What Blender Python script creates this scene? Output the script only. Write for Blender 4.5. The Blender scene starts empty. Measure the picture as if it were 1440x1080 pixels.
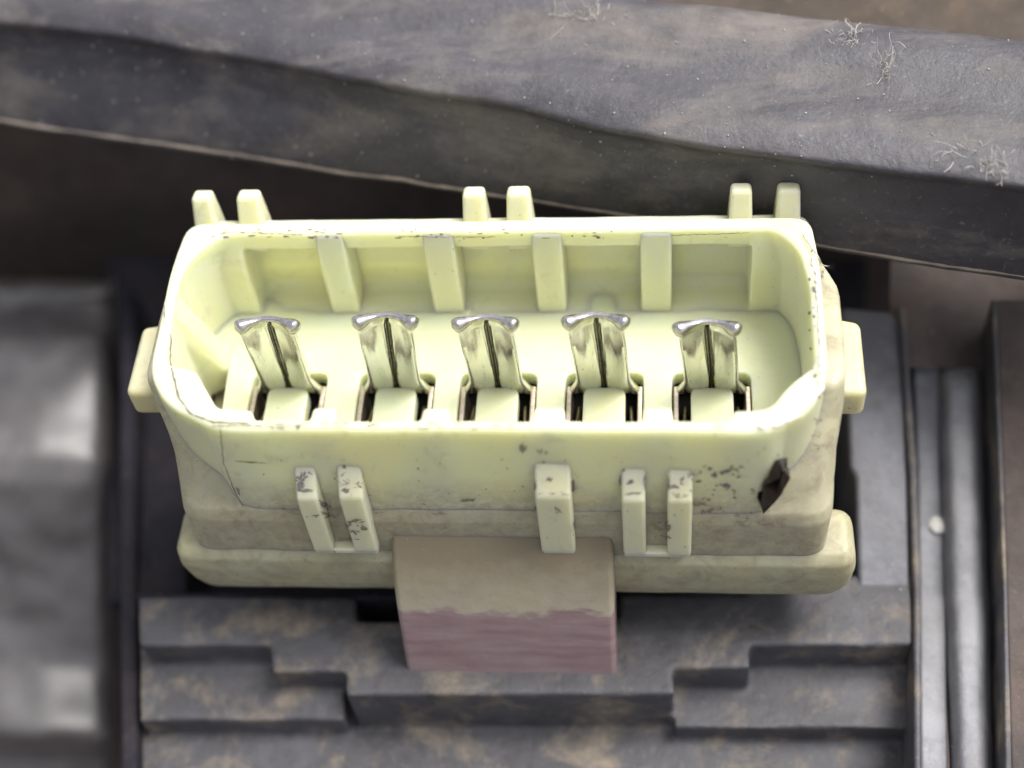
import bpy, bmesh, math, random
from mathutils import Vector, Matrix, noise
random.seed(7)
# 1 Blender unit = 1 mm. +Z: the way the connector mouth faces, +X right, +Y away from the viewer.
sc = bpy.context.scene
sc.unit_settings.system = 'METRIC'; sc.unit_settings.scale_length = 0.001; sc.unit_settings.length_unit = 'MILLIMETERS'
C = sc.collection
# ------------------------------------------------------------------ camera
AX = Vector((0.99470023, 0.0, -0.10281757)); AY = Vector((0.06019279, -0.81072083, 0.58233029)); AZ = Vector((-0.08335635, -0.58543295, -0.80642419))
CAM = Vector((6.3112, -33.2770, 46.3183)); FPX = 2080.0
right = Vector((AX[0], AY[0], AZ[0])); down = Vector((AX[1], AY[1], AZ[1])); fwd = Vector((AX[2], AY[2], AZ[2]))
cd = bpy.data.cameras.new('camera'); cam = bpy.data.objects.new('camera', cd); C.objects.link(cam)
m = Matrix.Identity(4)
for i in range(3):
    m[i][0] = right[i]; m[i][1] = -down[i]; m[i][2] = -fwd[i]; m[i][3] = CAM[i]
cam.matrix_world = m
cd.sensor_width = 36; cd.lens = FPX / 1440 * 36; cd.clip_start = 1; cd.clip_end = 2000
cd.dof.use_dof = True; cd.dof.focus_distance = 55.2; cd.dof.aperture_fstop = cd.lens * 1e-3 / 1.9
sc.camera = cam
# ------------------------------------------------------------------ light
SUN_EL, SUN_AZ = math.radians(62), math.radians(62)      # azimuth from +Y towards +X
w = bpy.data.worlds.new("World"); sc.world = w; w.use_nodes = True
nt = w.node_tree; bg = nt.nodes['Background']
sky = nt.nodes.new('ShaderNodeTexSky'); sky.sky_type = 'NISHITA'; sky.sun_disc = False
sky.sun_elevation = SUN_EL; sky.sun_rotation = SUN_AZ; sky.air_density = 1.0; sky.dust_density = 4.0; sky.ozone_density = 1.0
hsv = nt.nodes.new('ShaderNodeHueSaturation'); hsv.inputs['Saturation'].default_value = .2   # milky overcast sky
nt.links.new(sky.outputs[0], hsv.inputs['Color']); nt.links.new(hsv.outputs[0], bg.inputs[0]); bg.inputs[1].default_value = 0.15
sd = bpy.data.lights.new('sun', 'SUN'); sd.energy = 2.3; sd.angle = math.radians(30); sd.color = (1.0, .97, .92)
sun = bpy.data.objects.new('sun', sd); C.objects.link(sun)
sdir = Vector((math.sin(SUN_AZ) * math.cos(SUN_EL), math.cos(SUN_AZ) * math.cos(SUN_EL), math.sin(SUN_EL)))
sun.rotation_euler = sdir.to_track_quat('Z', 'Y').to_euler(); sun.location = sdir * 100
sc.view_settings.view_transform = 'Standard'; sc.view_settings.look = 'None'; sc.view_settings.exposure = 0.64; sc.view_settings.gamma = 1
# ------------------------------------------------------------------ measuring helpers (photograph point -> place on a known plane)
def ray(u, v): return right * ((u - 720) / FPX) + down * ((v - 540) / FPX) + fwd
def PZ(u, v, z): r = ray(u, v); return CAM + r * ((z - CAM.z) / r.z)
def PY(u, v, y): r = ray(u, v); return CAM + r * ((y - CAM.y) / r.y)
# ------------------------------------------------------------------ materials
def N(nt, t, **k):
    n = nt.nodes.new(t)
    for a, b in k.items():
        if a in n.inputs.keys(): n.inputs[a].default_value = b
        else: setattr(n, a, b)
    return n
def newmat(name):
    mt = bpy.data.materials.new(name); mt.use_nodes = True
    nt = mt.node_tree; return mt, nt, nt.nodes['Principled BSDF'], nt.nodes['Material Output']
def noise_mask(nt, co, scale, lo, hi, detail=6, rough=.6, dist=0.):
    n = N(nt, 'ShaderNodeTexNoise'); n.inputs['Scale'].default_value = scale; n.inputs['Detail'].default_value = detail
    n.inputs['Roughness'].default_value = rough; n.inputs['Distortion'].default_value = dist
    nt.links.new(co, n.inputs['Vector'])
    r = N(nt, 'ShaderNodeMapRange'); r.inputs['From Min'].default_value = lo; r.inputs['From Max'].default_value = hi
    nt.links.new(n.outputs[0], r.inputs['Value']); return r.outputs[0], n.outputs[0]
def mixc(nt, fac, a, b):
    n = N(nt, 'ShaderNodeMix', data_type='RGBA')
    for s, v in ((6, a), (7, b)):
        if isinstance(v, tuple): n.inputs[s].default_value = (*v, 1)
        else: nt.links.new(v, n.inputs[s])
    if isinstance(fac, float): n.inputs[0].default_value = fac
    else: nt.links.new(fac, n.inputs[0])
    return n.outputs[2]
def math_(nt, op, a, b, clamp=False):
    n = N(nt, 'ShaderNodeMath', operation=op); n.use_clamp = clamp
    for i, v in enumerate((a, b)):
        if isinstance(v, (int, float)): n.inputs[i].default_value = v
        else: nt.links.new(v, n.inputs[i])
    return n.outputs[0]
def coords(nt, scale=(1, 1, 1)):
    g = N(nt, 'ShaderNodeNewGeometry')
    mp = N(nt, 'ShaderNodeMapping'); mp.inputs['Scale'].default_value = scale
    nt.links.new(g.outputs['Position'], mp.inputs[0]); return mp.outputs[0], g
def cream(name, col=(.68, .70, .50), dirt=.25, zdirt=None, sss=.9, dirtcol=(.34, .28, .20), rough=.38, pink=False, zsoft=False):
    mt, nt, b, out = newmat(name); co, g = coords(nt)
    f1, _ = noise_mask(nt, co, .35, .35, .7)
    base = mixc(nt, f1, col, (col[0] * 1.03, col[1] * .98, col[2] * .86))
    f2, _ = noise_mask(nt, co, .9, .62 - dirt * .25, .85 - dirt * .2, 8, .68, .6)
    fa = math_(nt, 'MULTIPLY', f2, min(1., dirt * 1.6 + .2), True)
    if zdirt:
        sx = N(nt, 'ShaderNodeSeparateXYZ'); nt.links.new(g.outputs['Position'], sx.inputs[0])
        wob, raw = noise_mask(nt, co, .6, .3, .7, 6, .65)
        zz = math_(nt, 'ADD', sx.outputs[2], math_(nt, 'MULTIPLY', raw, 1.6))
        r = N(nt, 'ShaderNodeMapRange'); r.inputs['From Min'].default_value = zdirt[0] + .8; r.inputs['From Max'].default_value = zdirt[1] + .8
        nt.links.new(zz, r.inputs['Value'])
        fz, _ = noise_mask(nt, co, 2.2, *((-.5, .3) if zsoft else (.25, .62)), 8, .7, .4)
        fz = math_(nt, 'MULTIPLY', math_(nt, 'MULTIPLY', r.outputs[0], fz), zdirt[2], True)
        if len(zdirt) > 3:      # grime only on the outside face, in front of this depth
            ry = N(nt, 'ShaderNodeMapRange'); ry.inputs['From Min'].default_value = zdirt[3] + .1; ry.inputs['From Max'].default_value = zdirt[3]
            nt.links.new(sx.outputs[1], ry.inputs['Value']); fz = math_(nt, 'MULTIPLY', fz, ry.outputs[0], True)
        fa = math_(nt, 'MAXIMUM', fa, fz)
    base = mixc(nt, fa, base, dirtcol)
    # fine dark specks
    f3, _ = noise_mask(nt, co, 3.6, .70, .76, 3, .55)
    f3 = math_(nt, 'MULTIPLY', f3, .75, True)
    base = mixc(nt, f3, base, (.12, .10, .08))
    if pink:
        sx = N(nt, 'ShaderNodeSeparateXYZ'); nt.links.new(g.outputs['Position'], sx.inputs[0])
        _, raw = noise_mask(nt, coords(nt, (.5, 1, 1))[0], 1.3, 0, 1, 5, .6)
        zz = math_(nt, 'ADD', sx.outputs[2], math_(nt, 'MULTIPLY', raw, -1.6))
        r = N(nt, 'ShaderNodeMapRange'); r.inputs['From Min'].default_value = -5.25; r.inputs['From Max'].default_value = -5.5
        nt.links.new(zz, r.inputs['Value'])
        st, _ = noise_mask(nt, coords(nt, (.25, 1, 1.6))[0], 1.2, .35, .7, 6, .6)
        pk = mixc(nt, st, (.27, .175, .185), (.37, .28, .28))
        base = mixc(nt, r.outputs[0], base, pk)
    nt.links.new(base, b.inputs['Base Color'])
    b.inputs['Subsurface Weight'].default_value = sss
    b.inputs['Subsurface Radius'].default_value = (1.0, .98, .45); b.inputs['Subsurface Scale'].default_value = 1.1
    rr = N(nt, 'ShaderNodeMapRange'); rr.inputs['To Min'].default_value = rough; rr.inputs['To Max'].default_value = .75
    nt.links.new(fa, rr.inputs['Value']); nt.links.new(rr.outputs[0], b.inputs['Roughness'])
    b.inputs['Specular IOR Level'].default_value = .5
    bp = N(nt, 'ShaderNodeBump'); bp.inputs['Strength'].default_value = .35; bp.inputs['Distance'].default_value = .08
    _, h = noise_mask(nt, co, 2.4, 0, 1, 8, .62); nt.links.new(h, bp.inputs['Height']); nt.links.new(bp.outputs[0], b.inputs['Normal'])
    return mt
def dark(name, col=(.045, .046, .052), dustcol=(.26, .22, .17), dust=.5, rough=.45, lo=.48, hi=.72, grain=1., stretch=(1, 1, 1), scale=.35, spec=.5, speck=.35):
    mt, nt, b, out = newmat(name); co, g = coords(nt, stretch)
    f0, _ = noise_mask(nt, co, .22, .3, .7, 4)
    base = mixc(nt, f0, col, tuple(c * 1.7 for c in col))
    f1, _ = noise_mask(nt, co, scale, lo, hi, 9, .68, .3)
    f1 = math_(nt, 'MULTIPLY', f1, dust, True)
    base = mixc(nt, f1, base, dustcol)
    f2, _ = noise_mask(nt, coords(nt)[0], 4.5, .60, .74, 4, .6)
    f2 = math_(nt, 'MULTIPLY', f2, speck, True)
    base = mixc(nt, f2, base, (.20, .19, .18))
    f4, _ = noise_mask(nt, coords(nt)[0], .8, .45, .65, 10, .72, .2)
    base = mixc(nt, math_(nt, 'MULTIPLY', f4, .4, True), base, tuple(c * .45 for c in col))
    nt.links.new(base, b.inputs['Base Color'])
    rr = N(nt, 'ShaderNodeMapRange'); rr.inputs['To Min'].default_value = rough; rr.inputs['To Max'].default_value = .85
    nt.links.new(f1, rr.inputs['Value']); nt.links.new(rr.outputs[0], b.inputs['Roughness'])
    b.inputs['Specular IOR Level'].default_value = spec
    bp = N(nt, 'ShaderNodeBump'); bp.inputs['Strength'].default_value = .5 * grain; bp.inputs['Distance'].default_value = .12
    _, h = noise_mask(nt, coords(nt)[0], 3.0, 0, 1, 10, .7); nt.links.new(h, bp.inputs['Height']); nt.links.new(bp.outputs[0], b.inputs['Normal'])
    return mt
def metal(name, col=(.72, .70, .66), rough=.22, var=1.):
    mt, nt, b, out = newmat(name); co, g = coords(nt, (3, 3, .6))
    f, h = noise_mask(nt, co, 1.5, .4, .75, 6, .65)
    nt.links.new(mixc(nt, f, col, (col[0] * (1 - .4 * var), col[1] * (1 - .44 * var), col[2] * (1 - .5 * var))), b.inputs['Base Color'])
    b.inputs['Metallic'].default_value = 1
    rr = N(nt, 'ShaderNodeMapRange'); rr.inputs['To Min'].default_value = rough; rr.inputs['To Max'].default_value = rough + .2
    nt.links.new(f, rr.inputs['Value']); nt.links.new(rr.outputs[0], b.inputs['Roughness'])
    bp = N(nt, 'ShaderNodeBump'); bp.inputs['Strength'].default_value = .25; bp.inputs['Distance'].default_value = .05
    nt.links.new(h, bp.inputs['Height']); nt.links.new(bp.outputs[0], b.inputs['Normal']); return mt
def plain(name, col, rough=.7, sss=0):
    mt, nt, b, out = newmat(name); co, g = coords(nt)
    f, _ = noise_mask(nt, co, 4, .4, .7)
    nt.links.new(mixc(nt, f, col, tuple(c * .6 for c in col)), b.inputs['Base Color'])
    b.inputs['Roughness'].default_value = rough; b.inputs['Specular IOR Level'].default_value = .15; return mt
M = dict(
    shroud=cream('cream_plastic', dirt=.2, zdirt=(1.8, -.3, .8, -4.75)),
    inner=cream('cream_plastic_clean', col=(.635, .675, .485), dirt=.02),
    lower=cream('cream_plastic_dirty', col=(.47, .455, .34), dirt=.8, zdirt=(2.5, -2.0, .85), dirtcol=(.29, .25, .175), sss=.7),
    base=cream('cream_plastic_base', col=(.40, .39, .28), dirt=.75, sss=.8, dirtcol=(.27, .235, .16)),
    rib=cream('cream_plastic_rib', col=(.68, .68, .50), dirt=.15, sss=.8),
    side=cream('cream_plastic_aged', col=(.60, .57, .38), dirt=.45, sss=.7),
    latch=cream('pink_stained_plastic', col=(.52, .48, .39), dirt=.0, zdirt=(-5.2, -2.4, 1.0), zsoft=True, sss=.3, dirtcol=(.20, .165, .11), pink=True, rough=.45),
    pin=metal('tinned_metal', (.74, .74, .70), .16, .3), leg=metal('tinned_metal_dull', (.60, .52, .45), .35), tip=metal('polished_metal', (.55, .53, .55), .07),
    chip=metal('dark_flake', (.13, .12, .11), .12),
    hole=plain('slot_shade_black', (.004, .0035, .0035), .9), seam=plain('dark_seam', (.035, .025, .015), .7),
    scuff=plain('grey_scuff', (.24, .21, .20), .6), stain=plain('brown_dirt', (.33, .28, .20), .9), pale=plain('worn_plastic', (.85, .84, .78), .5),
    frame=dark('black_plastic', col=(.072, .074, .086), dust=.45, rough=.42, lo=.50, hi=.80),
    frame_dusty=dark('black_plastic_dusty', col=(.050, .048, .054), dust=.85, rough=.5, lo=.50, hi=.70, dustcol=(.29, .235, .17), scale=.36),
    frame_lit=dark('black_plastic_lit', col=(.125, .125, .142), dust=.4, rough=.42, lo=.50, hi=.80, dustcol=(.24, .21, .18), scale=.25),  # black frame plastic again, lightened so the right side looks lit
    rail=dark('black_rail_lit', col=(.19, .19, .205), dust=.5, rough=.5, lo=.45, hi=.8, dustcol=(.30, .27, .24), scale=.25),  # same plastic as the right frame, colour raised further to look lit
    deep=dark('black_plastic_shaded', col=(.016, .015, .020), dust=.3, spec=.2, rough=.85, dustcol=(.07, .05, .04)),  # black plastic darkened so its colour carries the shade of the recess
    brown=dark('brown_grime', col=(.050, .040, .038), dust=.7, rough=.75, dustcol=(.15, .10, .075), scale=.15, lo=.42),
    beam=dark('grey_rubber', col=(.041, .038, .046), dust=.85, rough=.40, lo=.46, hi=.75, stretch=(.35, 1, 1), grain=.9, speck=.5, dustcol=(.22, .19, .165)),
    lip=dark('lit_dusty_edge', col=(.20, .165, .14), dust=.6, dustcol=(.32, .27, .23), rough=.8),
    cover=dark('glossy_black_cover', col=(.075, .07, .073), dust=.25, grain=.2, rough=.34, lo=.40, hi=.75, dustcol=(.26, .235, .225), scale=.2, spec=.8),
    rust=dark('rusty_brown', col=(.045, .033, .024), dust=.6, dustcol=(.13, .085, .05), rough=.8),
    lint=plain('lint', (.66, .62, .56), .9), dustm=plain('dust', (.36, .34, .31), .9),
)
# ------------------------------------------------------------------ object helpers
def obj(name, bm, mat, parent=None, bevel=0, seg=3, smooth=35, sub=0):
    me = bpy.data.meshes.new(name)
    bmesh.ops.recalc_face_normals(bm, faces=bm.faces); bm.to_mesh(me); bm.free()
    return fin(name, me, mat, parent, bevel, seg, smooth)
def fin(name, me, mat, parent=None, bevel=0, seg=3, smooth=35):
    me.materials.clear(); me.materials.append(mat)
    for p in me.polygons: p.use_smooth = True
    if smooth < 180: me.set_sharp_from_angle(angle=math.radians(smooth))
    o = bpy.data.objects.new(name, me); C.objects.link(o)
    if parent: o.parent = parent
    if bevel:
        b = o.modifiers.new('bevel', 'BEVEL'); b.width = bevel; b.segments = seg; b.limit_method = 'ANGLE'; b.angle_limit = math.radians(30); b.harden_normals = True
    return o
def thing(name, label, cat, loc=(0, 0, 0), group=None):
    o = bpy.data.objects.new(name, None); C.objects.link(o); o.empty_display_size = 1
    o['label'] = label; o['category'] = cat
    if group: o['group'] = group
    return o
def tag(o, label, cat, group=None):
    o['label'] = label; o['category'] = cat
    if group: o['group'] = group
    return o
def prism_into(bm, top, bottom):
    a = [bm.verts.new(p) for p in top]; b = [bm.verts.new(p) for p in bottom]; n = len(a)
    bm.faces.new(a); bm.faces.new(b[::-1])
    for i in range(n): bm.faces.new((a[i], b[i], b[(i + 1) % n], a[(i + 1) % n]))
def box(x0, x1, y0, y1, z0, z1, bm=None):
    bm = bm or bmesh.new()
    prism_into(bm, [(x0, y0, z1), (x1, y0, z1), (x1, y1, z1), (x0, y1, z1)], [(x0, y0, z0), (x1, y0, z0), (x1, y1, z0), (x0, y1, z0)]); return bm
def slab(pts, depth):
    """solid whose top corners are pts (any heights) and whose bottom lies depth lower"""
    bm = bmesh.new(); prism_into(bm, pts, [Vector(p) - Vector((0, 0, depth)) for p in pts]); return bm
def extrude_x(profile, x0, x1, taper=0):
    bm = bmesh.new(); prism_into(bm, [(x0, y, z) for y, z in profile], [(x1, y, z) for y, z in profile]); return bm
def curve_solid(loops, z0, z1, bevel=.1, res=3):
    cu = bpy.data.curves.new('tmp', 'CURVE'); cu.dimensions = '2D'; cu.fill_mode = 'BOTH'
    for L in loops:
        s = cu.splines.new('POLY'); s.points.add(len(L) - 1); s.use_cyclic_u = True
        for p, (x, y) in zip(s.points, L): p.co = (x, y, 0, 1)
    cu.extrude = (z1 - z0) / 2 - bevel; cu.bevel_depth = bevel; cu.bevel_resolution = res; cu.offset = -bevel
    o = bpy.data.objects.new('tmp', cu); C.objects.link(o)
    me = bpy.data.meshes.new_from_object(o.evaluated_get(bpy.context.evaluated_depsgraph_get()))
    bpy.data.objects.remove(o); bpy.data.curves.remove(cu)
    me.transform(Matrix.Translation((0, 0, (z0 + z1) / 2)))
    bm = bmesh.new(); bm.from_mesh(me); bpy.data.meshes.remove(me)
    bmesh.ops.remove_doubles(bm, verts=bm.verts, dist=.002); return bm
def rounded(poly, r, n=5):
    """round the corners of a polygon; r a number or one per corner"""
    out = []; k = len(poly)
    for i in range(k):
        p = Vector(poly[i]).to_2d(); a = Vector(poly[i - 1]).to_2d(); b = Vector(poly[(i + 1) % k]).to_2d()
        ri = r[i] if isinstance(r, (list, tuple)) else r
        da = (a - p); db = (b - p); t = min(ri, da.length * .45, db.length * .45)
        if t < .01: out.append((p.x, p.y)); continue
        s = p + da.normalized() * t; e = p + db.normalized() * t
        for j in range(n + 1):
            f = j / n; q = s * (1 - f) ** 2 + p * 2 * f * (1 - f) + e * f * f; out.append((q.x, q.y))
    return out
def rrect(x0, x1, y0, y1, r, n=6):
    return rounded([(x0, y0), (x1, y0), (x1, y1), (x0, y1)], r, n)
def loft(sections):
    """sections: list of (z, loop); loops share their count"""
    bm = bmesh.new(); rows = [[bm.verts.new((x, y, z)) for x, y in L] for z, L in sections]
    n = len(rows[0])
    for a, b in zip(rows, rows[1:]):
        for i in range(n): bm.faces.new((a[i], a[(i + 1) % n], b[(i + 1) % n], b[i]))
    bm.faces.new(rows[0]); bm.faces.new(rows[-1][::-1]); return bm
def fuse(bm, voxel, smooth_it=3, wob=0.0, wscale=.5):
    """melt overlapping shells into one moulded solid with softened edges"""
    bmesh.ops.recalc_face_normals(bm, faces=bm.faces)
    me = bpy.data.meshes.new('tmp'); bm.to_mesh(me); bm.free()
    o = bpy.data.objects.new('tmp', me); C.objects.link(o)
    md = o.modifiers.new('r', 'REMESH'); md.mode = 'VOXEL'; md.voxel_size = voxel; md.adaptivity = 0
    s = o.modifiers.new('s', 'SMOOTH'); s.factor = .5; s.iterations = smooth_it
    me2 = bpy.data.meshes.new_from_object(o.evaluated_get(bpy.context.evaluated_depsgraph_get()))
    bpy.data.objects.remove(o); bpy.data.meshes.remove(me)
    if wob:
        for v in me2.vertices:
            n = noise.noise_vector(v.co * wscale); v.co += n * wob
    return me2
def addbm(dst, src):
    me = bpy.data.meshes.new('t'); bmesh.ops.recalc_face_normals(src, faces=src.faces); src.to_mesh(me); src.free(); dst.from_mesh(me); bpy.data.meshes.remove(me); return dst
def tube_into(bm, pts, r, sides=6):
    pts = [Vector(p) for p in pts]; rings = []
    for i, p in enumerate(pts):
        d = (pts[min(i + 1, len(pts) - 1)] - pts[max(i - 1, 0)]).normalized()
        a = d.orthogonal().normalized(); b = d.cross(a); rr = r[i] if isinstance(r, (list, tuple)) else r
        if i:   # keep frames aligned
            a = (pa - d * pa.dot(d)).normalized(); b = d.cross(a)
        pa = a
        rings.append([bm.verts.new(p + (a * math.cos(t) + b * math.sin(t)) * rr) for t in (2 * math.pi * k / sides for k in range(sides))])
    for A, B in zip(rings, rings[1:]):
        for k in range(sides): bm.faces.new((A[k], A[(k + 1) % sides], B[(k + 1) % sides], B[k]))
    bm.faces.new(rings[0][::-1]); bm.faces.new(rings[-1])
def lerp_table(tab, x):
    for (a, b), (c, d) in zip(tab, tab[1:]):
        if x <= c or (c, d) == tab[-1]: return b + (d - b) * (x - a) / (c - a)
def grid_obj(name, rows, mat, parent=None, wob=.0, wscale=.5, smooth=180):
    bm = bmesh.new(); vr = []
    for r in rows:
        vr.append([bm.verts.new(Vector(p) + noise.noise_vector(Vector(p) * wscale) * wob + noise.noise_vector(Vector(p) * wscale * 3.7) * wob * .35) for p in r])
    for a, b in zip(vr, vr[1:]):
        for i in range(len(a) - 1): bm.faces.new((a[i], a[i + 1], b[i + 1], b[i]))
    me = bpy.data.meshes.new(name); bm.normal_update(); bm.to_mesh(me); bm.free()
    return fin(name, me, mat, parent, smooth=smooth)

# ================================================================== SURROUNDINGS
H = 4.4
floor = obj('recess_floor', box(-90, 90, -60, 90, -36, -32), M['brown']); floor['kind'] = 'structure'
# back wall of the recess, seen dark under the beam
bw = [[Vector((x, 21 + 1.2 * math.sin(x * .2), z)) for x in [i * 2 - 50 for i in range(51)]] for z in (2, 1, 0, -4, -8, -12, -16, -33)]
o = grid_obj('recess_wall', bw, M['brown'], wob=.5, wscale=.25); o['kind'] = 'structure'

# ---- beam across the top
beam = thing('rubber_beam', 'long dusty dark grey rubber beam running diagonally across the top behind the connector', 'beam')
T_bot = [(-400, 112), (0, 170), (80, 183), (240, 205), (480, 242), (700, 275), (860, 300), (1150, 345), (1440, 392), (1900, 466)]
T_rid = [(-400, -30), (0, 28), (150, 44), (400, 88), (600, 128), (720, 146), (860, 182), (1000, 206), (1200, 232), (1440, 262), (1900, 330)]
T_bak = [(-400, -170), (0, -112), (850, -8), (1440, 58), (1900, 110)]
rows = []
NP = 60
for i in range(241):
    u = -380 + i * (2260 / 240)
    b0 = PZ(u, lerp_table(T_bot, u), 2.0); r0 = PZ(u, lerp_table(T_rid, u), 6.4); k0 = PZ(u, lerp_table(T_bak, u), 7.2)
    ctrl = [b0 + Vector((0, 2.2, -.6)), b0 + Vector((0, .3, -.25)), b0, b0.lerp(r0, .3) + Vector((0, .1, .05)), b0.lerp(r0, .62) + Vector((0, .25, -.1)), b0.lerp(r0, .86) + Vector((0, .22, -.05)), b0.lerp(r0, .97), 
            r0 + Vector((0, .22, .12)), r0.lerp(k0, .2) + Vector((0, 0, .28)), r0.lerp(k0, .5) + Vector((0, 0, .1)), r0.lerp(k0, .8) + Vector((0, 0, .35)), k0, k0 + Vector((0, .6, -1.2)), k0 + Vector((0, 1, -5))]
    prof = []
    for j in range(NP):
        t = j / (NP - 1) * (len(ctrl) - 1); a = min(int(t), len(ctrl) - 2); f = t - a
        p0, p1, p2, p3 = ctrl[max(a - 1, 0)], ctrl[a], ctrl[a + 1], ctrl[min(a + 2, len(ctrl) - 1)]
        prof.append(.5 * ((2 * p1) + (p2 - p0) * f + (2 * p0 - 5 * p1 + 4 * p2 - p3) * f * f + (3 * p1 - p0 - 3 * p2 + p3) * f ** 3))
    rows.append(prof)
grid_obj('beam_body', rows, M['beam'], beam, wob=.07, wscale=.45)
bm = bmesh.new(); pts = []; rr = []
for i in range(300):
    u = -380 + i * (2260 / 299); p = PZ(u, lerp_table(T_bot, u), 2.0)
    p += noise.noise_vector(p * .45) * .07 + noise.noise_vector(p * 1.67) * .025 + Vector((0, .02, .03)); pts.append(p)
    rr.append(.075 + .06 * noise.noise(Vector((u * .013, 0, 0))) + .03 * noise.noise(Vector((u * .06, 3, 0))))
tube_into(bm, pts, [max(.03, r) for r in rr], 8)
obj('lit_worn_lip', bm, M['lip'], beam, smooth=180)  # pale tan tube: worn edge plus the light it catches, as colour
# rusty surface beyond the beam, top right corner
rr_ = [[PZ(u, v, 3.0) + Vector((0, 0, -(v + 300) * .0)) for u in range(600, 1801, 30)] for v in range(90, -301, -30)]
o = grid_obj('rusty_bracket', rr_, M['rust'], wob=.6, wscale=.3); 
sm = o.modifiers.new('s', 'SOLIDIFY'); sm.thickness = 1.0; sm.offset = -1
tag(o, 'brown rusty surface glimpsed past the beam in the upper right corner', 'bracket')

# ---- black housing round the connector
hs = thing('black_housing', 'black plastic housing with stepped ledges and dusty frame around the connector', 'housing')
ZD = -8.0
moulding = bmesh.new()
def deck(name, pix, z, depth, mat, bev=.18, parent=hs, worn=False):
    bm = slab([PZ(u, v, z if not isinstance(z, list) else z[i]) for i, (u, v) in enumerate(pix)], depth)
    if worn == 'join': addbm(moulding, bm); return None
    if worn:      # worn moulding: softened corners and slightly wavy faces
        me = fuse(bm, .16, 5, .10, .55)
        for v_ in me.vertices: v_.co += noise.noise_vector(v_.co * 2.3) * .035
        return fin(name, me, mat, parent, smooth=180)
    return obj(name, bm, mat, parent, bev, 3)
deck('deck', [(186, 905), (186, 1180), (1284, 1180), (1284, 905)], ZD - 3.2, 4, M['frame_dusty'], worn='join')
deck('ledge', [(196, 838), (196, 1012), (484, 1012), (484, 838)], ZD - 1.7, 3, M['frame_dusty'], worn='join')
deck('ledge', [(194, 838), (196, 908), (378, 908), (378, 838)], ZD, 3.5, M['frame'], worn='join')
deck('ledge', [(376, 838), (382, 944), (500, 944), (500, 838)], ZD - .0, 3.5, M['frame_dusty'], worn='join')
deck('ledge', [(484, 872), (487, 978), (947, 976), (944, 872)], ZD, 3.4, M['frame_dusty'], worn='join')
deck('ledge', [(870, 835), (874, 939), (1054, 939), (1052, 835)], ZD, 3.3, M['frame'], worn='join')
deck('ledge', [(1050, 808), (1056, 908), (1286, 906), (1282, 808)], ZD, 3.2, M['frame_dusty'], worn='join')
deck('ledge', [(944, 905), (948, 1024), (1283, 1024), (1280, 905)], ZD - 2.0, 3, M['frame_dusty'], worn='join')
moulding_me = fuse(moulding, .13, 3, .05, .5)
for v_ in moulding_me.vertices: v_.co += noise.noise_vector(v_.co * 2.3) * .02
fin('stepped_ledge', moulding_me, M['frame_dusty'], hs, smooth=180)
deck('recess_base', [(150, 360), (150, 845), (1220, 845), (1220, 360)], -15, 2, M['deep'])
# front wall of the opening, under the latch
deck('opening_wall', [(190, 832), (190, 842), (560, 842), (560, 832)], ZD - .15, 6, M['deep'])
# left side wall and its rim
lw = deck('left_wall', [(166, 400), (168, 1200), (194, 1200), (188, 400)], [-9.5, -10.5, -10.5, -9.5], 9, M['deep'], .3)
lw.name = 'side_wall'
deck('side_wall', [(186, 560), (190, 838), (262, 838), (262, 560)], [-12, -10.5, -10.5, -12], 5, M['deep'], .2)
# right frame
def zr(v): return -4.6 + (v - 430) * (-3.4 / 400) if v < 830 else -8.0
def strip(name, left, right_, mat, depth=6, dz=0, bev=.15):
    L = [PZ(u, v, zr(v) + dz) for u, v in left]; Rr = [PZ(u, v, zr(v) + dz) for u, v in right_]
    bm = bmesh.new()
    for k in range(len(L) - 1):
        pass
    top = [(bm.verts.new(a), bm.verts.new(b)) for a, b in zip(L, Rr)]
    bot = [(bm.verts.new(a - Vector((0, 0, depth))), bm.verts.new(b - Vector((0, 0, depth)))) for a, b in zip(L, Rr)]
    for k in range(len(L) - 1):
        bm.faces.new((top[k][0], top[k][1], top[k + 1][1], top[k + 1][0])); bm.faces.new((bot[k][0], bot[k + 1][0], bot[k + 1][1], bot[k][1]))
        bm.faces.new((top[k][0], top[k + 1][0], bot[k + 1][0], bot[k][0])); bm.faces.new((top[k][1], bot[k][1], bot[k + 1][1], top[k + 1][1]))
    for k in (0, -1): bm.faces.new((top[k][0], top[k][1], bot[k][1], bot[k][0]))
    return obj(name, bm, mat, hs, bev, 3, smooth=40)
strip('side_frame', [(1180, 430), (1192, 560), (1195, 655), (1203, 668), (1207, 828)], [(1264, 438), (1272, 560), (1276, 655), (1277, 668), (1281, 828)], M['frame_lit'], bev=.25)
strip('ridge', [(1262, 430), (1278, 655), (1284, 834), (1285, 1140)], [(1274, 430), (1290, 655), (1295, 834), (1297, 1140)], M['frame_dusty'], dz=.25)
strip('groove', [(1280, 400), (1290, 655), (1292, 834), (1295, 1140)], [(1322, 400), (1322, 655), (1330, 834), (1334, 1140)], M['rail'], dz=-1.2, depth=4)
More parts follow.
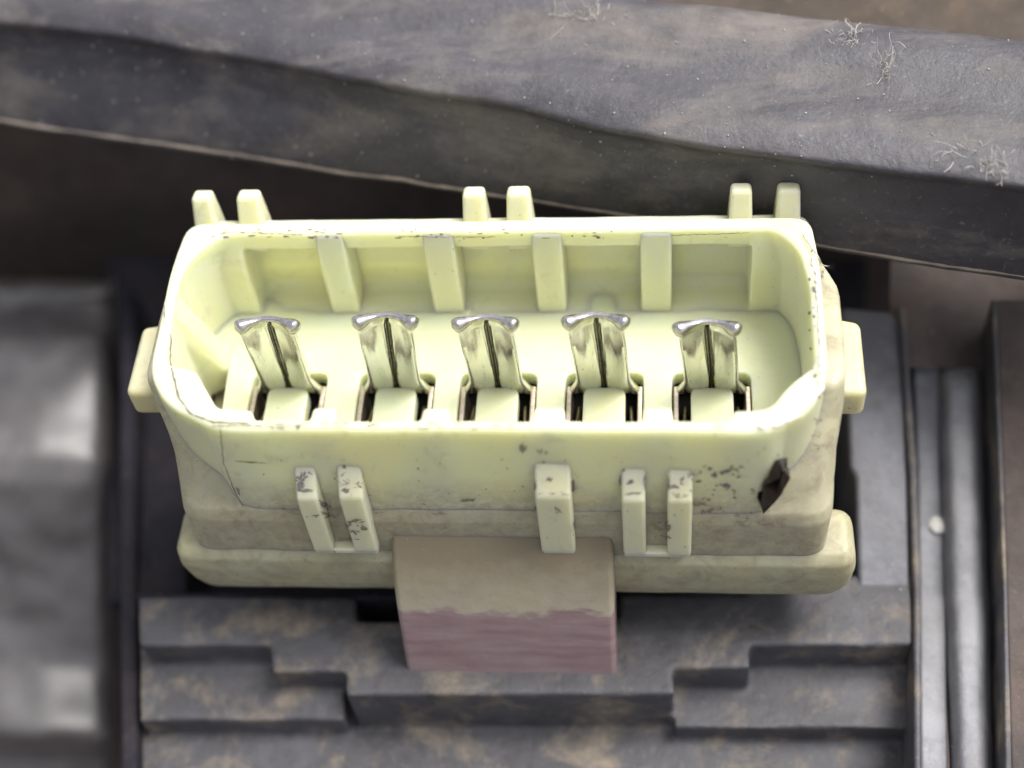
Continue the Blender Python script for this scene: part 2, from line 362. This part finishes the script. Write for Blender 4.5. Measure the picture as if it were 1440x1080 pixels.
# rounded rib between the two grooves
rows = []
for v in list(range(500, 1141, 10)):
    fr = min(1, (v - 500) / 45); fr = math.sin(fr * math.pi / 2)
    a, b = lerp_table([(500, 1312), (800, 1322), (1140, 1338)], v), lerp_table([(500, 1384), (800, 1392), (1140, 1402)], v)
    row = []
    for j in range(25):
        s = j / 24; h = (1 - abs(2 * s - 1) ** 3.2) * 1.7 * fr
        row.append(PZ(a + (b - a) * s, v, zr(v) - 1.9 + h))
    rows.append(row)
grid_obj('rounded_rib', rows, M['rail'], hs, wob=.05)
strip('groove', [(1380, 400), (1392, 655), (1402, 834), (1410, 1140)], [(1430, 400), (1432, 655), (1440, 834), (1450, 1140)], M['frame'], dz=-1.4, depth=4)
strip('outer_wall', [(1398, 420), (1408, 655), (1414, 834), (1422, 1140)], [(1700, 420), (1700, 655), (1700, 834), (1700, 1140)], M['brown'], dz=.8)
strip('ridge', [(1394, 420), (1404, 655), (1410, 834), (1414, 1140)], [(1401, 420), (1411, 655), (1417, 834), (1425, 1140)], M['frame_dusty'], dz=.95, bev=.1)
# sloping apron between the beam and the frame, right
rows = []
for j, v in enumerate(range(330, 521, 10)):
    f = j / 19
    rows.append([PZ(u, v, -5.2 + .5 * math.cos((u - 1250) * .02) - 2.2 * max(0, f - .55) ** 1.2) for u in range(1252, 1700, 12)])
grid_obj('apron', rows, M['brown'], hs, wob=.15)

# ---- glossy curved cover, left
cv = thing('curved_cover', 'blurry glossy black curved cover with bright sheen left of the connector', 'cover')
rows = []
for v in range(385, 1121, 8):
    y0 = PZ(0, v, -12).y; row = []
    prof = lerp_table([(385, -2.2), (396, -.5), (404, -.5), (425, -1.1), (450, -1.0), (480, -.8), (640, -1.95), (670, -2.6), (720, -4.3), (800, -7.0), (880, -9.6), (930, -11.0), (1030, -12.0), (1060, -15), (1120, -17)], v)
    for u in range(-260, 171, 8):
        f = max(0, (u - 138) / 32.)
        row.append(PZ(u, v + 12 * max(0, (u) / 170.) * (v < 420), -10.2 + prof - 2.0 * f * f - .045 * (max(0, u + 40) / 36) ** 2))
    rows.append(row)
grid_obj('cover_shell', rows, M['cover'], cv, wob=.55, wscale=.13)

# ================================================================== CONNECTOR
cn = thing('electrical_connector', 'yellowed cream plastic five-pin connector socket with dirty worn shroud', 'connector')
outer = rounded([(-12.3, -2.6), (-11.4, -3.9), (-9.6, -4.92), (-5, -4.92), (0, -4.9), (5, -4.92), (9.9, -4.95), (11.3, -4.1), (11.95, -2.6), (11.95, 2.5), (11.75, 4.75), (-12.25, 4.75), (-12.5, 2.5)],
                [1, 1, 1.2, .1, .1, .1, 1.2, 1, 1, .8, .7, .7, .8])
inner = [(-11.75, -2.1), (-10.6, -2.35), (-9.5, -4.05), (-8.25, -4.12), (-8.05, -4.55)]
for a, b in ((-6.07, -5.2), (-2.15, -1.17), (1.74, 2.85), (5.52, 6.53)):
    inner += [(a, -4.55), (a + .05, -4.0), (b, -4.0), (b + .05, -4.55)]
inner += [(8.5, -4.55), (8.65, -4.1), (9.9, -4.05), (10.5, -3.1), (11.5, -2.2), (11.5, 1.6), (11.2, 3.2), (10.4, 4.12), (-10.9, 4.12), (-12.0, 2.6), (-12.05, 1.0)]
rad = [.3, .3, .25, .15, .1] + [.08, .15, .15, .08] * 4 + [.1, .15, .5, .5, .3, 1, .9, .5, .9, 1.2, 1.2]
inner_pts = list(inner); inner = rounded(inner, rad, 4)
bm = curve_solid([outer, inner], 3.55, H, .13)
outer2 = rounded([(-12.3, -2.6), (-11.4, -3.9), (-9.6, -4.92), (-5, -4.92), (0, -4.9), (5, -4.92), (9.9, -4.95), (11.3, -4.1), (11.95, -2.6), (11.95, 2.5), (11.75, 5.5), (-12.25, 5.5), (-12.5, 2.5)],
                [1, 1, 1.2, .1, .1, .1, 1.2, 1, 1, .8, .7, .7, .8])
k0 = inner_pts.index((10.4, 4.12))
inner2 = rounded(inner_pts[:k0 + 1] + [(9.6, 4.12), (9.6, 5.25), (-10.15, 5.25), (-10.15, 4.12)] + inner_pts[k0 + 1:], rad[:k0 + 1] + [.15, .3, .3, .15] + rad[k0 + 1:], 4)
addbm(bm, curve_solid([outer2, inner2], -1.6, 3.75, .1))
addbm(bm, extrude_x([(4.1, 4.28), (4.1, 3.6), (4.6, 3.1), (5.3, 2.8), (5.35, 3.5), (4.8, 3.95), (4.6, 4.2)], -10.4, 9.9))
for xa, xb in ((-11.2, -10.15), (9.6, 10.8)): addbm(bm, extrude_x([(4.7, 3.9), (4.1, 4.15), (3.74, 2.6), (3.7, -1.2), (5, -1.2)], xa, xb))
# fillet down the left inner wall, growing towards the floor
b3 = bmesh.new(); prism_into(b3, [(-12.4, -.1, H - .25), (-11.98, .5, H - .25), (-12.05, 1.3, H - .25), (-12.4, 1.6, H - .25)], [(-12.3, .2, -1.2), (-10.8, 1.1, -1.2), (-10.8, 1.9, -1.2), (-12.3, 3.0, -1.2)]); addbm(bm, b3)
# cove along the foot of the back wall
n = 8; prof = [(5.6, -1.2), (3.7, -1.2), (3.7, .0)] + [(4.6 + .75 * math.sin(t), .8 - .8 * math.cos(t)) for t in [i / n * math.pi / 2 for i in range(1, n + 1)]] + [(5.6, 1.1)]
addbm(bm, extrude_x(prof, -11.6, 11.2))
me = fuse(bm, .075, 2, .03, .6)
for v in me.vertices:      # moulding draft: the outer front face leans out towards its foot
    k = max(0, min(1, (-4.62 - v.co.y) / .2)); v.co.y -= k * .52 * max(0, (H - v.co.z) / 5.6) ** .5
fin('shroud', me, M['shroud'], cn, smooth=180)
# dividers down the inside of the back wall
def divider(x0, x1, ztop=2.6, yf=3.72, name='divider_rib', mat=None):
    p = [(5.6, 3.0), (4.5, H - .2), (4.05, H - .1), (yf + .02, ztop), (yf, -.4), (5.6, -.4)]
    bm = extrude_x(p, x0, x1); return obj(name, bm, M['shroud'], cn, .14, 3)
for x0, x1 in ((-7.15, -6.02), (-2.95, -1.74), (1.25, 2.4), (5.38, 6.57)): divider(x0, x1)
# floor with a U-shaped slot round each block
xs = [-8.42, -4.12, -.12, 4.0, 8.1]
loops = [rounded([(-10.75, -4.7), (11.7, -4.7), (11.7, 1.2), (11.7, 1.6), (11.7, 5.5), (-12.1, 5.5), (-12.1, 1.3), (-11.05, 1.1)], .15)]
for x in xs:
    loops.append(rounded([(x - 1.52, -3.4), (x - 1.52, .72), (x + 1.5, .72), (x + 1.5, -3.4), (x + .82, -3.4), (x + .80, .02), (x - .80, .02), (x - .82, -3.4)], [.05, .4, .4, .05, .05, .35, .35, .05]))
bm = curve_solid(loops, -.75, 0, .07)
obj('cavity_floor', bm, M['inner'], cn, smooth=35)
obj('side_pocket_floor', box(-12.1, -10.6, -4.7, 1.5, -2.6, -2.2), M['inner'], cn)
obj('side_pocket_floor', box(10.7, 11.9, -4.7, 1.5, -2.0, -1.3), M['inner'], cn)
obj('slot_shade_core', box(-10.5, 10.6, -4.4, 3.5, -5.5, -1.5), M['hole'], cn)  # solid black block paints in the darkness inside the slots
# shell stepping outwards below and beside the mouth
S = []
for z, x0, x1, y0, rf in ((3.55, -13.0, 12.55, -2.3, .6), (3.45, -13.15, 12.7, -2.5, .8), (2.4, -12.95, 12.7, -3.2, 1.2), (1.7, -12.7, 12.6, -3.9, 1.5), (.9, -12.5, 12.5, -4.6, 1.7), (.4, -12.45, 12.5, -4.9, 1.6), (.0, -12.4, 12.45, -5.15, 1.4), (-.3, -12.35, 12.45, -5.42, 1.2), (-.8, -12.35, 12.45, -5.6, 1.0), (-2.6, -12.25, 12.35, -5.72, .9), (-3.1, -12.25, 12.35, -5.72, .9)):
    b = rounded([(x0, y0), (x1, y0), (x1, 2.0), (x1 - .9, 4.2), (x0 + .9, 4.2), (x0, 2.0)], [rf, rf, .3, .3, .3, .3])
    S.append((z, [(px_ + (.33 if px_ < 0 else 0), py_) for px_, py_ in b]))
bm = loft(S)
# hollow it so that the cavity stays open
ring_in = [(-12.15, -2.5), (-11.25, -3.7), (-9.5, -4.75), (9.8, -4.8), (11.15, -3.9), (11.8, -2.5), (11.8, 2.4), (11.6, 4.15), (-12.1, 4.15), (-12.35, 2.4)]
me = bpy.data.meshes.new('t'); bmesh.ops.recalc_face_normals(bm, faces=bm.faces); bm.to_mesh(me); bm.free()
so = bpy.data.objects.new('t', me); C.objects.link(so)
cut = loft([(-1.65, ring_in), (9, ring_in)]); bmesh.ops.recalc_face_normals(cut, faces=cut.faces); mc = bpy.data.meshes.new('c'); cut.to_mesh(mc); cut.free(); co_ = bpy.data.objects.new('c', mc); C.objects.link(co_)
bo = so.modifiers.new('b', 'BOOLEAN'); bo.object = co_; bo.operation = 'DIFFERENCE'; bo.solver = 'EXACT'
rm = so.modifiers.new('r', 'REMESH'); rm.mode = 'VOXEL'; rm.voxel_size = .1
s_ = so.modifiers.new('s', 'SMOOTH'); s_.factor = .5; s_.iterations = 3
me = bpy.data.meshes.new_from_object(so.evaluated_get(bpy.context.evaluated_depsgraph_get()))
bpy.data.objects.remove(so); bpy.data.objects.remove(co_)
for v in me.vertices: v.co += noise.noise_vector(v.co * .5) * .05
fin('outer_shell', me, M['lower'], cn, smooth=180)
# base flange
bm = loft([(-2.4, rrect(-12.2, 12.2, -5.4, 4, .8)), (-6.6, rrect(-12.1, 12.1, -5.3, 4, .8))])
addbm(bm, loft([(z + 1.0, rrect(a + .4, b, c + .05, d, r)) for z, a, b, c, d, r in ((-3.75, -12.9, 13.1, -5.75, -3.8, .5), (-4.1, -13.15, 13.4, -6.05, -3.5, .7), (-4.8, -13.2, 13.5, -6.15, -3.4, .8), (-5.8, -13.0, 13.45, -6.1, -3.4, .8), (-6.5, -12.7, 13.1, -5.95, -3.6, .7), (-6.9, -12.3, 12.6, -5.6, -3.8, .5))]))
me = fuse(bm, .12, 4, .05, .4)
fin('base_flange', me, M['base'], cn, smooth=180)
# side lugs
for s, x0, x1 in ((-1, -14.0, -12.3), (1, 12.3, 13.55)):
    obj('side_lug', slab([(x0, -1.9, 2.3), (x1, -1.9, 2.3), (x1, 1.4 if s > 0 else 1.6, 2.3), (x0, 1.7 if s > 0 else 1.3, 2.3)], 1.5), M['side'], cn, .28, 4)
# guide ribs down the outside front
def guide(x0, x1, ztop=2.15, lean=0.):
    p = [(-4.8, ztop + .25), (-5.02, ztop + .15), (-5.55, ztop - .75), (-5.95, ztop - 1.25), (-6.02, ztop - 2.0), (-6.1, -2.3), (-5.2, -2.45), (-4.8, -2.2)]
    return obj('guide_rib', extrude_x(p, x0, x1), M['rib'], cn, .13, 3)
guide(-6.98, -6.2, 2.55); guide(-5.4, -4.5, 2.65); guide(1.72, 3.0, 2.8); guide(4.78, 5.62, 2.6); guide(6.4, 7.28, 2.6)
for x0, x1 in ((-6.95, -4.5), (4.8, 7.25)): obj('cross_strip', box(x0, x1, -6.08, -5.4, -2.4, -2.1), M['rib'], cn, .08)
# keying prongs behind the mouth
for x0, x1 in ((-12.15, -11.3), (-10.35, -9.4), (-1.45, -.55), (.25, 1.2), (8.75, 9.6), (10.5, 11.4)):
    xm = (x0 + x1) / 2; a = (x1 - x0) / 2
    bm = bmesh.new()
    prism_into(bm, [(xm - a * .95, 5.5, 5.0), (xm + a * .95, 5.5, 5.0), (xm + a * .9, 6.1, 4.9), (xm - a * .9, 6.1, 4.9)], [(xm - a * 1.15, 4.5, 2.9), (xm + a * 1.15, 4.5, 2.9), (xm + a * 1.15, 6.1, 2.5), (xm - a * 1.15, 6.1, 2.5)])
    obj('keying_prong', bm, M['rib'], cn, .16, 3)
# latch tab with a worn pink stain
x0, x1 = -4.0, 4.4
prof = [(-5.3, -1.3), (-5.7, -1.75), (-6.3, -2.35), (-6.85, -3.1), (-7.25, -4.2), (-7.5, -5.0), (-8.35, -8.4), (-7.5, -8.8), (-6.2, -6.5), (-5.3, -5.0)]
bm = extrude_x(prof, x0, x1)
obj('latch_tab', bm, M['latch'], cn, .28, 5)

# ---- terminal pins
def pin_mesh(tipz, dx, dy, wt=1.05):
    """blade: cross sections from base to tip; front groove down the middle"""
    bm = bmesh.new(); rows = []; NV = 26
    U = [-1, -.97, -.9, -.78, -.6, -.4, -.2, -.1, -.06, 0, .06, .1, .2, .4, .6, .78, .9, .97, 1]
    for i in range(NV):
        t = i / (NV - 1); z = -.25 + (tipz + .25) * t
        flare = max(0, 1 - t / .22); w_ = wt * .98 + .40 * flare ** 1.6
        if t > .93: w_ += .0
        top = 1.
        if t > .955: top = 1 - ((t - .955) / .045) ** 2 * .25
        th = (.19 + .03 * (1 - t)) * (1 if t < .96 else top)
        bow = .50 * (.35 + .65 * t)
        gw = .8 - .75 * min(1, t * 1.02)
        cx = dx * t ** 1.3; cy = dy * t
        fr, bk = [], []
        for u in U:
            yb = -bow * abs(u) ** 1.8
            bulge = .10 * math.exp(-((abs(u) - .86) / .16) ** 2) * max(0, t * 1.3 - .3)
            g = 0
            if abs(u) < .11: g = .30 * (1 - abs(u) / .11) * (1 if t < .93 else max(0, (1 - t) / .07) * .5)
            g2 = .05 * math.exp(-((abs(u) - .42) / .10) ** 2) * (1 if .1 < t < .9 else 0)
            rim = 0 if abs(u) < .95 else th * .6 * (abs(u) - .95) / .05
            uu = u * (1 + .0)
            fr.append((cx + uu * w_, cy + yb - th - bulge + g + g2 + rim, z))
            bk.append((cx + uu * w_, cy + yb + th * .6 + bulge * .6 - rim * .6, z))
        rows.append([bm.verts.new(p) for p in fr + bk[::-1]])
    n = len(rows[0])
    for a, b in zip(rows, rows[1:]):
        for k in range(n): bm.faces.new((a[k], a[(k + 1) % n], b[(k + 1) % n], b[k]))
    bm.faces.new(rows[0]); bm.faces.new(rows[-1][::-1]); return bm
def tip_mesh(tipz, dx, dy, wt=1.12):
    """rolled bright tip: a bow-shaped bead lying along the top of the blade"""
    bm = bmesh.new(); pts = []; rr = []
    for i in range(41):
        u = -1 + i / 20
        yb = -.50 * abs(u) ** 1.8
        pts.append(Vector((dx + u * wt * 1.06, dy + yb - .06, tipz - .02)))
        e = min(1, (1 - abs(u)) / .10 + .0); e = math.sqrt(max(0.02, 1 - (1 - e) ** 2))
        rr.append((.12 + .17 * math.exp(-((abs(u) - .86) / .30) ** 2)) * e)
    tube_into(bm, pts, rr, 14)
    for v in bm.verts: # a shallow fold line along the crown
        d = abs(v.co.y - (dy - .06 - .5 * min(1, abs((v.co.x - dx) / wt)) ** 1.8))
        if v.co.z > tipz and d < .06: v.co.z -= .05 * (1 - d / .06)
    return bm
spec = [(-8.42, 4.1, .05, .05), (-4.12, 4.3, .22, .05), (-.12, 4.15, -.1, .05), (4.0, 4.25, -.18, .05), (8.1, 3.9, -.28, 0.)]
for i, (x, tz, dx, dy) in enumerate(spec):
    p = bpy.data.objects.new('terminal_pin', None); C.objects.link(p); p.parent = cn; p.location = (x, .22, 0)
    obj('blade', pin_mesh(tz - .08, dx, dy), M['pin'], p, smooth=50)
    obj('tip', tip_mesh(tz, dx, dy), M['tip'], p, smooth=180)
    bm = bmesh.new()      # open seam where the two folded halves of the blade meet
    L_ = [(dx * t ** 1.3, dy * t - .17, -.25 + (tz + .17) * t, .038 - .018 * t) for t in [k / 12 * .985 for k in range(13)]]
    rw = [[bm.verts.new((x_ + a * w_, y_ - b_, z_)) for a, b_ in ((-1, 0), (0, .05), (1, 0), (0, -.05))] for x_, y_, z_, w_ in L_]
    for A, B in zip(rw, rw[1:]):
        for k in range(4): bm.faces.new((A[k], A[(k + 1) % 4], B[(k + 1) % 4], B[k]))
    bm.faces.new(rw[0][::-1]); bm.faces.new(rw[-1]); obj('seam', bm, M['seam'], p)
    for s in (-1, 1):
        bm = box(s * 1.36 - .10, s * 1.36 + .10, -3.4, -.05, -3.0, -.12)
        obj('leg', bm, M['leg'], p, .05, 2)
        bm = bmesh.new()   # curled contact spring inside the slot
        pts = [Vector((s * (1.1 - .10 * math.sin(k / 10 * math.pi)), -1.0 - .55 * math.cos(k / 10 * math.pi * 2), -.5 - k * .1)) for k in range(11)]
        tube_into(bm, pts, .07, 6); obj('contact_spring', bm, M['leg'], p, smooth=180)

# ================================================================== MARKS, DEBRIS, LINT (laid on the surfaces by casting onto them)
bpy.context.view_layer.update(); dg = bpy.context.evaluated_depsgraph_get()
def hit(u, v):
    ok, loc, nor, idx, ob, mw = sc.ray_cast(dg, CAM, ray(u, v).normalized()); return (loc, nor) if ok else (None, None)
def blob(bm, u, v, ru, rv, ang=0, n=18, rough=.45, lift=.02, sd=0):
    """thin irregular flake hugging the surface"""
    c, nr = hit(u, v)
    if c is None: return
    if ru * rv > 30 and ru > 4:      # break large scuffs into many small torn flakes
        q = random.Random(int(u * 7 + v))
        for k in range(int(4 + ru * rv / 9)):
            a = q.uniform(0, 6.28); d = q.random() ** .6
            blob(bm, u + math.cos(a) * ru * d, v + math.sin(a) * rv * d, ru * q.uniform(.08, .32), rv * q.uniform(.08, .3), q.uniform(-40, 40), 9, .7)
        return
    vs = []
    for k in range(n):
        t = 2 * math.pi * k / n; f = 1 + rough * (noise.noise(Vector((math.cos(t) * 1.7 + sd, math.sin(t) * 1.7, u * .37 + v * .11))) * 1.6 + noise.noise(Vector((math.cos(t) * 5 + sd, math.sin(t) * 5, u * .7 + v * .3))) * 1.3)
        du = math.cos(t) * ru * f; dv = math.sin(t) * rv * f
        a = math.radians(ang); uu = u + du * math.cos(a) - dv * math.sin(a); vv = v + du * math.sin(a) + dv * math.cos(a)
        p, n2 = hit(uu, vv)
        if p is None or (p - c).length > 1.5: p = c
        vs.append(p + nr * .006)
    top = bm.verts.new(c + nr * lift)
    ring = [bm.verts.new(p) for p in vs]
    for k in range(n): bm.faces.new((ring[k], ring[(k + 1) % n], top))
bs, bt, bp_ = bmesh.new(), bmesh.new(), bmesh.new()
for args in ((424, 676, 10, 11), (432, 668, 7, 5), (430, 690, 12, 2.5), (421, 684, 3, 8), (492, 678, 16, 3), (505, 684, 8, 5), (487, 690, 6, 3), (484, 656, 2.5, 3),
             (460, 711, 7, 5, 20), (452, 708, 9, 3, 30), (772, 674, 4, 2.5), (805, 684, 3, 9), (780, 694, 26, 2, 4), (753, 684, 2, 7), (754, 714, 3, 3), (807, 740, 2, 8, 10),
             (889, 694, 14, 2), (873, 675, 2.5, 8), (906, 676, 2, 9), (886, 678, 6, 3), (877, 661, 2, 3), (955, 696, 16, 2.5, 6), (940, 680, 2, 9), (960, 676, 7, 6), (972, 668, 5, 8, 20), (948, 684, 6, 3),
             (419, 601, 3.5, 3), (1010, 600, 10, 1.4), (1022, 662, 9, 3, -10), (1005, 668, 4, 3), (1022, 683, 5, 3), (998, 659, 3, 2), (985, 664, 2, 2), (983, 677, 5, 1.5)):
    blob(bs, *args)
for args in ((355, 650, 20, 1, 3), (335, 690, 2, 6, -20), (1075, 734, 32, 5, -4), (1046, 736, 16, 4, -8), (1150, 592, 8, 4), (1155, 628, 14, 3), (1150, 612, 9, 4), (657, 703, 9, 2.5), (765, 634, 10, 4), (735, 630, 6, 5, -30),
             (780, 718, 10, 4), (930, 740, 14, 8), (930, 756, 12, 5), (980, 709, 12, 2), (1005, 716, 12, 3), (985, 735, 14, 4), (620, 722, 10, 2), (540, 722, 14, 3), (500, 740, 14, 10), (485, 758, 18, 3), (460, 725, 20, 5)):
    blob(bt, *args)
rnd = random.Random(3)
for k in range(32): blob(bt, rnd.uniform(985, 1060), rnd.uniform(655, 730), rnd.uniform(1, 4), rnd.uniform(.7, 2), rnd.uniform(-50, 50), 7)
for k in range(80): blob(bt, rnd.uniform(330, 1150), rnd.uniform(610, 820), rnd.uniform(.6, 1.8), rnd.uniform(.6, 1.6), 0, 6)
for k in range(46): blob(bs, rnd.uniform(300, 880), rnd.uniform(322, 336), rnd.uniform(1, 6), rnd.uniform(.6, 1.6), rnd.uniform(-6, 6), 7)
for k in range(30): blob(bs, rnd.uniform(300, 720), rnd.uniform(594, 603), rnd.uniform(2, 9), rnd.uniform(.5, 1.3), 0, 7)
for k in range(24): blob(bs, rnd.uniform(1138, 1158), rnd.uniform(350, 560), rnd.uniform(1, 3), rnd.uniform(1, 4), 0, 7)
def crack(bm, pts, r, jit=1.2):
    path = []
    for (a, b), (c, d) in zip(pts, pts[1:]):
        L = max(2, int(math.hypot(c - a, d - b) / 4))
        for k in range(L):
            f = k / L; p, nr = hit(a + (c - a) * f + rnd.uniform(-jit, jit) * .5, b + (d - b) * f + rnd.uniform(-jit, jit) * .5)
            if p: path.append(p + nr * .005)
    seg = [path[0]] if path else []
    for p in path[1:]:
        if (p - seg[-1]).length < .8: seg.append(p)
        else:
            if len(seg) > 2: tube_into(bm, seg, [r * rnd.uniform(.4, 1.4) for _ in seg], 5)
            seg = [p]
    if len(seg) > 2: tube_into(bm, seg, [r * rnd.uniform(.4, 1.4) for _ in seg], 5)
crack(bs, [(240, 470), (239, 505), (244, 530), (252, 560), (268, 582), (300, 594), (355, 596)], .035)
crack(bs, [(232, 420), (230, 460)], .02); crack(bs, [(300, 599), (420, 599)], .02); crack(bs, [(310, 606), (314, 650), (330, 690), (344, 716)], .02)
crack(bs, [(313, 326), (430, 330)], .015); crack(bs, [(560, 333), (700, 333)], .018); crack(bs, [(945, 331), (1058, 327)], .015)
for pts in ([(1142, 360), (1150, 400), (1153, 450), (1155, 500), (1154, 532)], [(1156, 545), (1140, 565), (1120, 585), (1095, 598), (1060, 602)]):
    crack(bp_, pts, .09, 2.5)
for nm, b_, mt in (('scuff_marks', bs, M['scuff']), ('dirt_marks', bt, M['stain']), ('worn_edge', bp_, M['pale'])):
    o = obj(nm, b_, mt, cn, smooth=180); o['kind'] = 'stuff'
# chip of dark metal stuck to the front right corner
p, nr = hit(1086, 675)
bm = bmesh.new(); bmesh.ops.create_icosphere(bm, subdivisions=2, radius=1)
for v in bm.verts:
    c = v.co; t = c.z; wd = .42 * (1 - .75 * max(0, -t)) * (1 - .35 * max(0, t))
    v.co = Vector((c.x * wd * 1.15, c.y * .3 * (1 - .5 * abs(t)), t * 1.55 - .1)) ; q = v.co * 3; v.co += Vector((noise.noise(q), noise.noise(q + Vector((5, 0, 0))), noise.noise(q + Vector((0, 9, 0))))) * .34
o = obj('metal_chip', bm, M['chip'], smooth=25); o.location = p + Vector((.05, -.2, 0)); o.rotation_euler = (math.radians(-6), math.radians(12), 0)
tag(o, 'small dark shiny chip stuck to the right front corner of the connector', 'chip')

# fibres
def fibre(name, uv, r, label, lift=.15, parent=None, mat='lint', group=None, seed=0):
    bm = bmesh.new(); pts = []
    for k, (u, v) in enumerate(uv):
        p, nr = hit(u, v)
        if p is None: continue
        pts.append(p + nr * (lift * math.sin(math.pi * (k + .3) / (len(uv))) + r))
    # smooth the path
    sm_ = []
    for a, b in zip(pts, pts[1:]):
        for f in (0, .25, .5, .75): sm_.append(a.lerp(b, f) + noise.noise_vector((a.lerp(b, f) + Vector((seed, 0, 0))) * 1.5) * .05)
    tube_into(bm, sm_, r, 5); o = obj(name, bm, M[mat], smooth=180)
    return tag(o, label, 'fibre', group)
fibre('fibre', [(336, 470), (331, 482), (326, 492)], .03, 'short white fibre hanging below the leftmost pin tip', .05)
fibre('fibre', [(1129, 330), (1140, 350), (1148, 365), (1155, 378)], .03, 'thin pale fibre caught at the upper right corner of the shroud', .1)
fibre('fibre', [(1148, 372), (1160, 377), (1172, 378)], .02, 'tiny pale fibre crossing the one at the upper right corner', .1)
fibre('fibre', [(665, 430), (660, 440), (656, 446)], .015, 'tiny fibre above the tip of the middle pin', .05)
fibre('fibre', [(787, 73 * 2), (800, 155), (818, 170)], .03, 'short curved fibre on the beam ridge above the middle prongs')
fibre('fibre', [(1275, 190), (1290, 196), (1318, 208)], .03, 'straight pale bristle lying on the beam near its right end')
fibre('fibre', [(1285, 118), (1293, 124), (1304, 134)], .03, 'short pale bristle on the upper face of the beam right of the lint knot')
fibre('fibre', [(1310, 138), (1318, 142), (1325, 149)], .03, 'very short pale bristle right of the lint knot on the beam')
fibre('fibre', [(1366, 178), (1374, 170), (1378, 160)], .04, 'short thick pale hair on the right part of the beam')
fibre('fibre', [(1418, 180), (1427, 200), (1436, 218)], .03, 'slanted white hair at the right end of the beam')
fibre('fibre', [(999, 190), (1003, 200), (1006, 208)], .03, 'short fibre hanging below the beam ridge near its middle')
fibre('fibre', [(1228, 275), (1235, 282), (1240, 288)], .02, 'tiny straight fibre on the dark lower face of the beam at right')
fibre('fibre', [(950, 172), (965, 170), (975, 163), (985, 165), (990, 178)], .03, 'wavy pale hair along the beam ridge near its middle')
def tuft(cu, cv_, su, sv, n, label, r=.010, lift=.15, seed=1):
    rn = random.Random(seed); bm = bmesh.new(); n = int(n * 1.5)
    for k in range(n):
        u = cu + rn.gauss(0, su * .4); v = cv_ + rn.gauss(0, sv * .4); a = rn.uniform(0, 6.28); pts = []
        p, nr = hit(u, v)
        if p is None: continue
        q = p + nr * rn.uniform(.02, lift); ln = rn.uniform(.3, 1.2); d = (right * math.cos(a) + down * math.sin(a) * .6) * .05 * ln
        for s in range(16):
            pts.append(q.copy()); q = q + d * .7 + noise.noise_vector(q * 2.2 + Vector((k, 0, 0))) * .03 * ln
            d = d * .95 + noise.noise_vector(q * 2.1 + Vector((0, k, 0))) * .035 * ln; d -= nr * max(0, (q - p).dot(nr)) * .12
        tube_into(bm, pts, r * rn.uniform(.5, 1.2), 4)
    o_ = tag(obj('lint_tuft', bm, M['lint'], smooth=180), label, 'lint'); o_['kind'] = 'stuff'; return o_
tuft(825, 22, 46, 14, 26, 'white lint tuft on the beam at the top edge above the connector', seed=2)
tuft(1200, 55, 34, 22, 30, 'tangled pale lint knot on the upper face of the beam', seed=3)
tuft(1240, 95, 10, 36, 26, 'pale strands of lint trailing down from the lint knot', seed=4)
tuft(1355, 210, 34, 10, 16, 'flat pale lint scrap near the right end of the beam ridge', seed=5)
tuft(1393, 236, 26, 14, 26, 'yellowish fuzzy lint clump at the right end of the beam ridge', seed=6)
# dust grains on the beam
bm = bmesh.new()
def grains(n, u0, u1, v0, v1, r0, r1):
    for k in range(n):
        p, nr = hit(rnd.uniform(u0, u1), rnd.uniform(v0, v1))
        if p is None: continue
        r = r0 + (r1 - r0) * rnd.random() ** 3
        g = bmesh.ops.create_icosphere(bm, subdivisions=1, radius=r)
        for v in g['verts']: v.co = v.co + noise.noise_vector(v.co * 9 + p) * r * .5 + p
grains(420, 0, 1440, 0, 250, .015, .06); grains(160, 0, 1440, 150, 330, .015, .04); grains(40, 300, 1100, 380, 540, .01, .025); grains(60, 1190, 1420, 450, 1060, .02, .06)
o = obj('dust_grains', bm, M['dustm'], smooth=180); o['kind'] = 'stuff'; o['label'] = 'loose pale dust grains scattered over the beam and plastic'
# pale droplet on the rounded rib
p, nr = hit(1320, 738)
bm = bmesh.new(); bmesh.ops.create_uvsphere(bm, u_segments=16, v_segments=10, radius=.42)
for v in bm.verts: v.co.z *= .45; v.co += noise.noise_vector(v.co * 3) * .06
o = obj('pale_droplet', bm, M['pale'], smooth=180); o.location = p; tag(o, 'pale hardened droplet on the right frame beside the rounded rib', 'droplet')
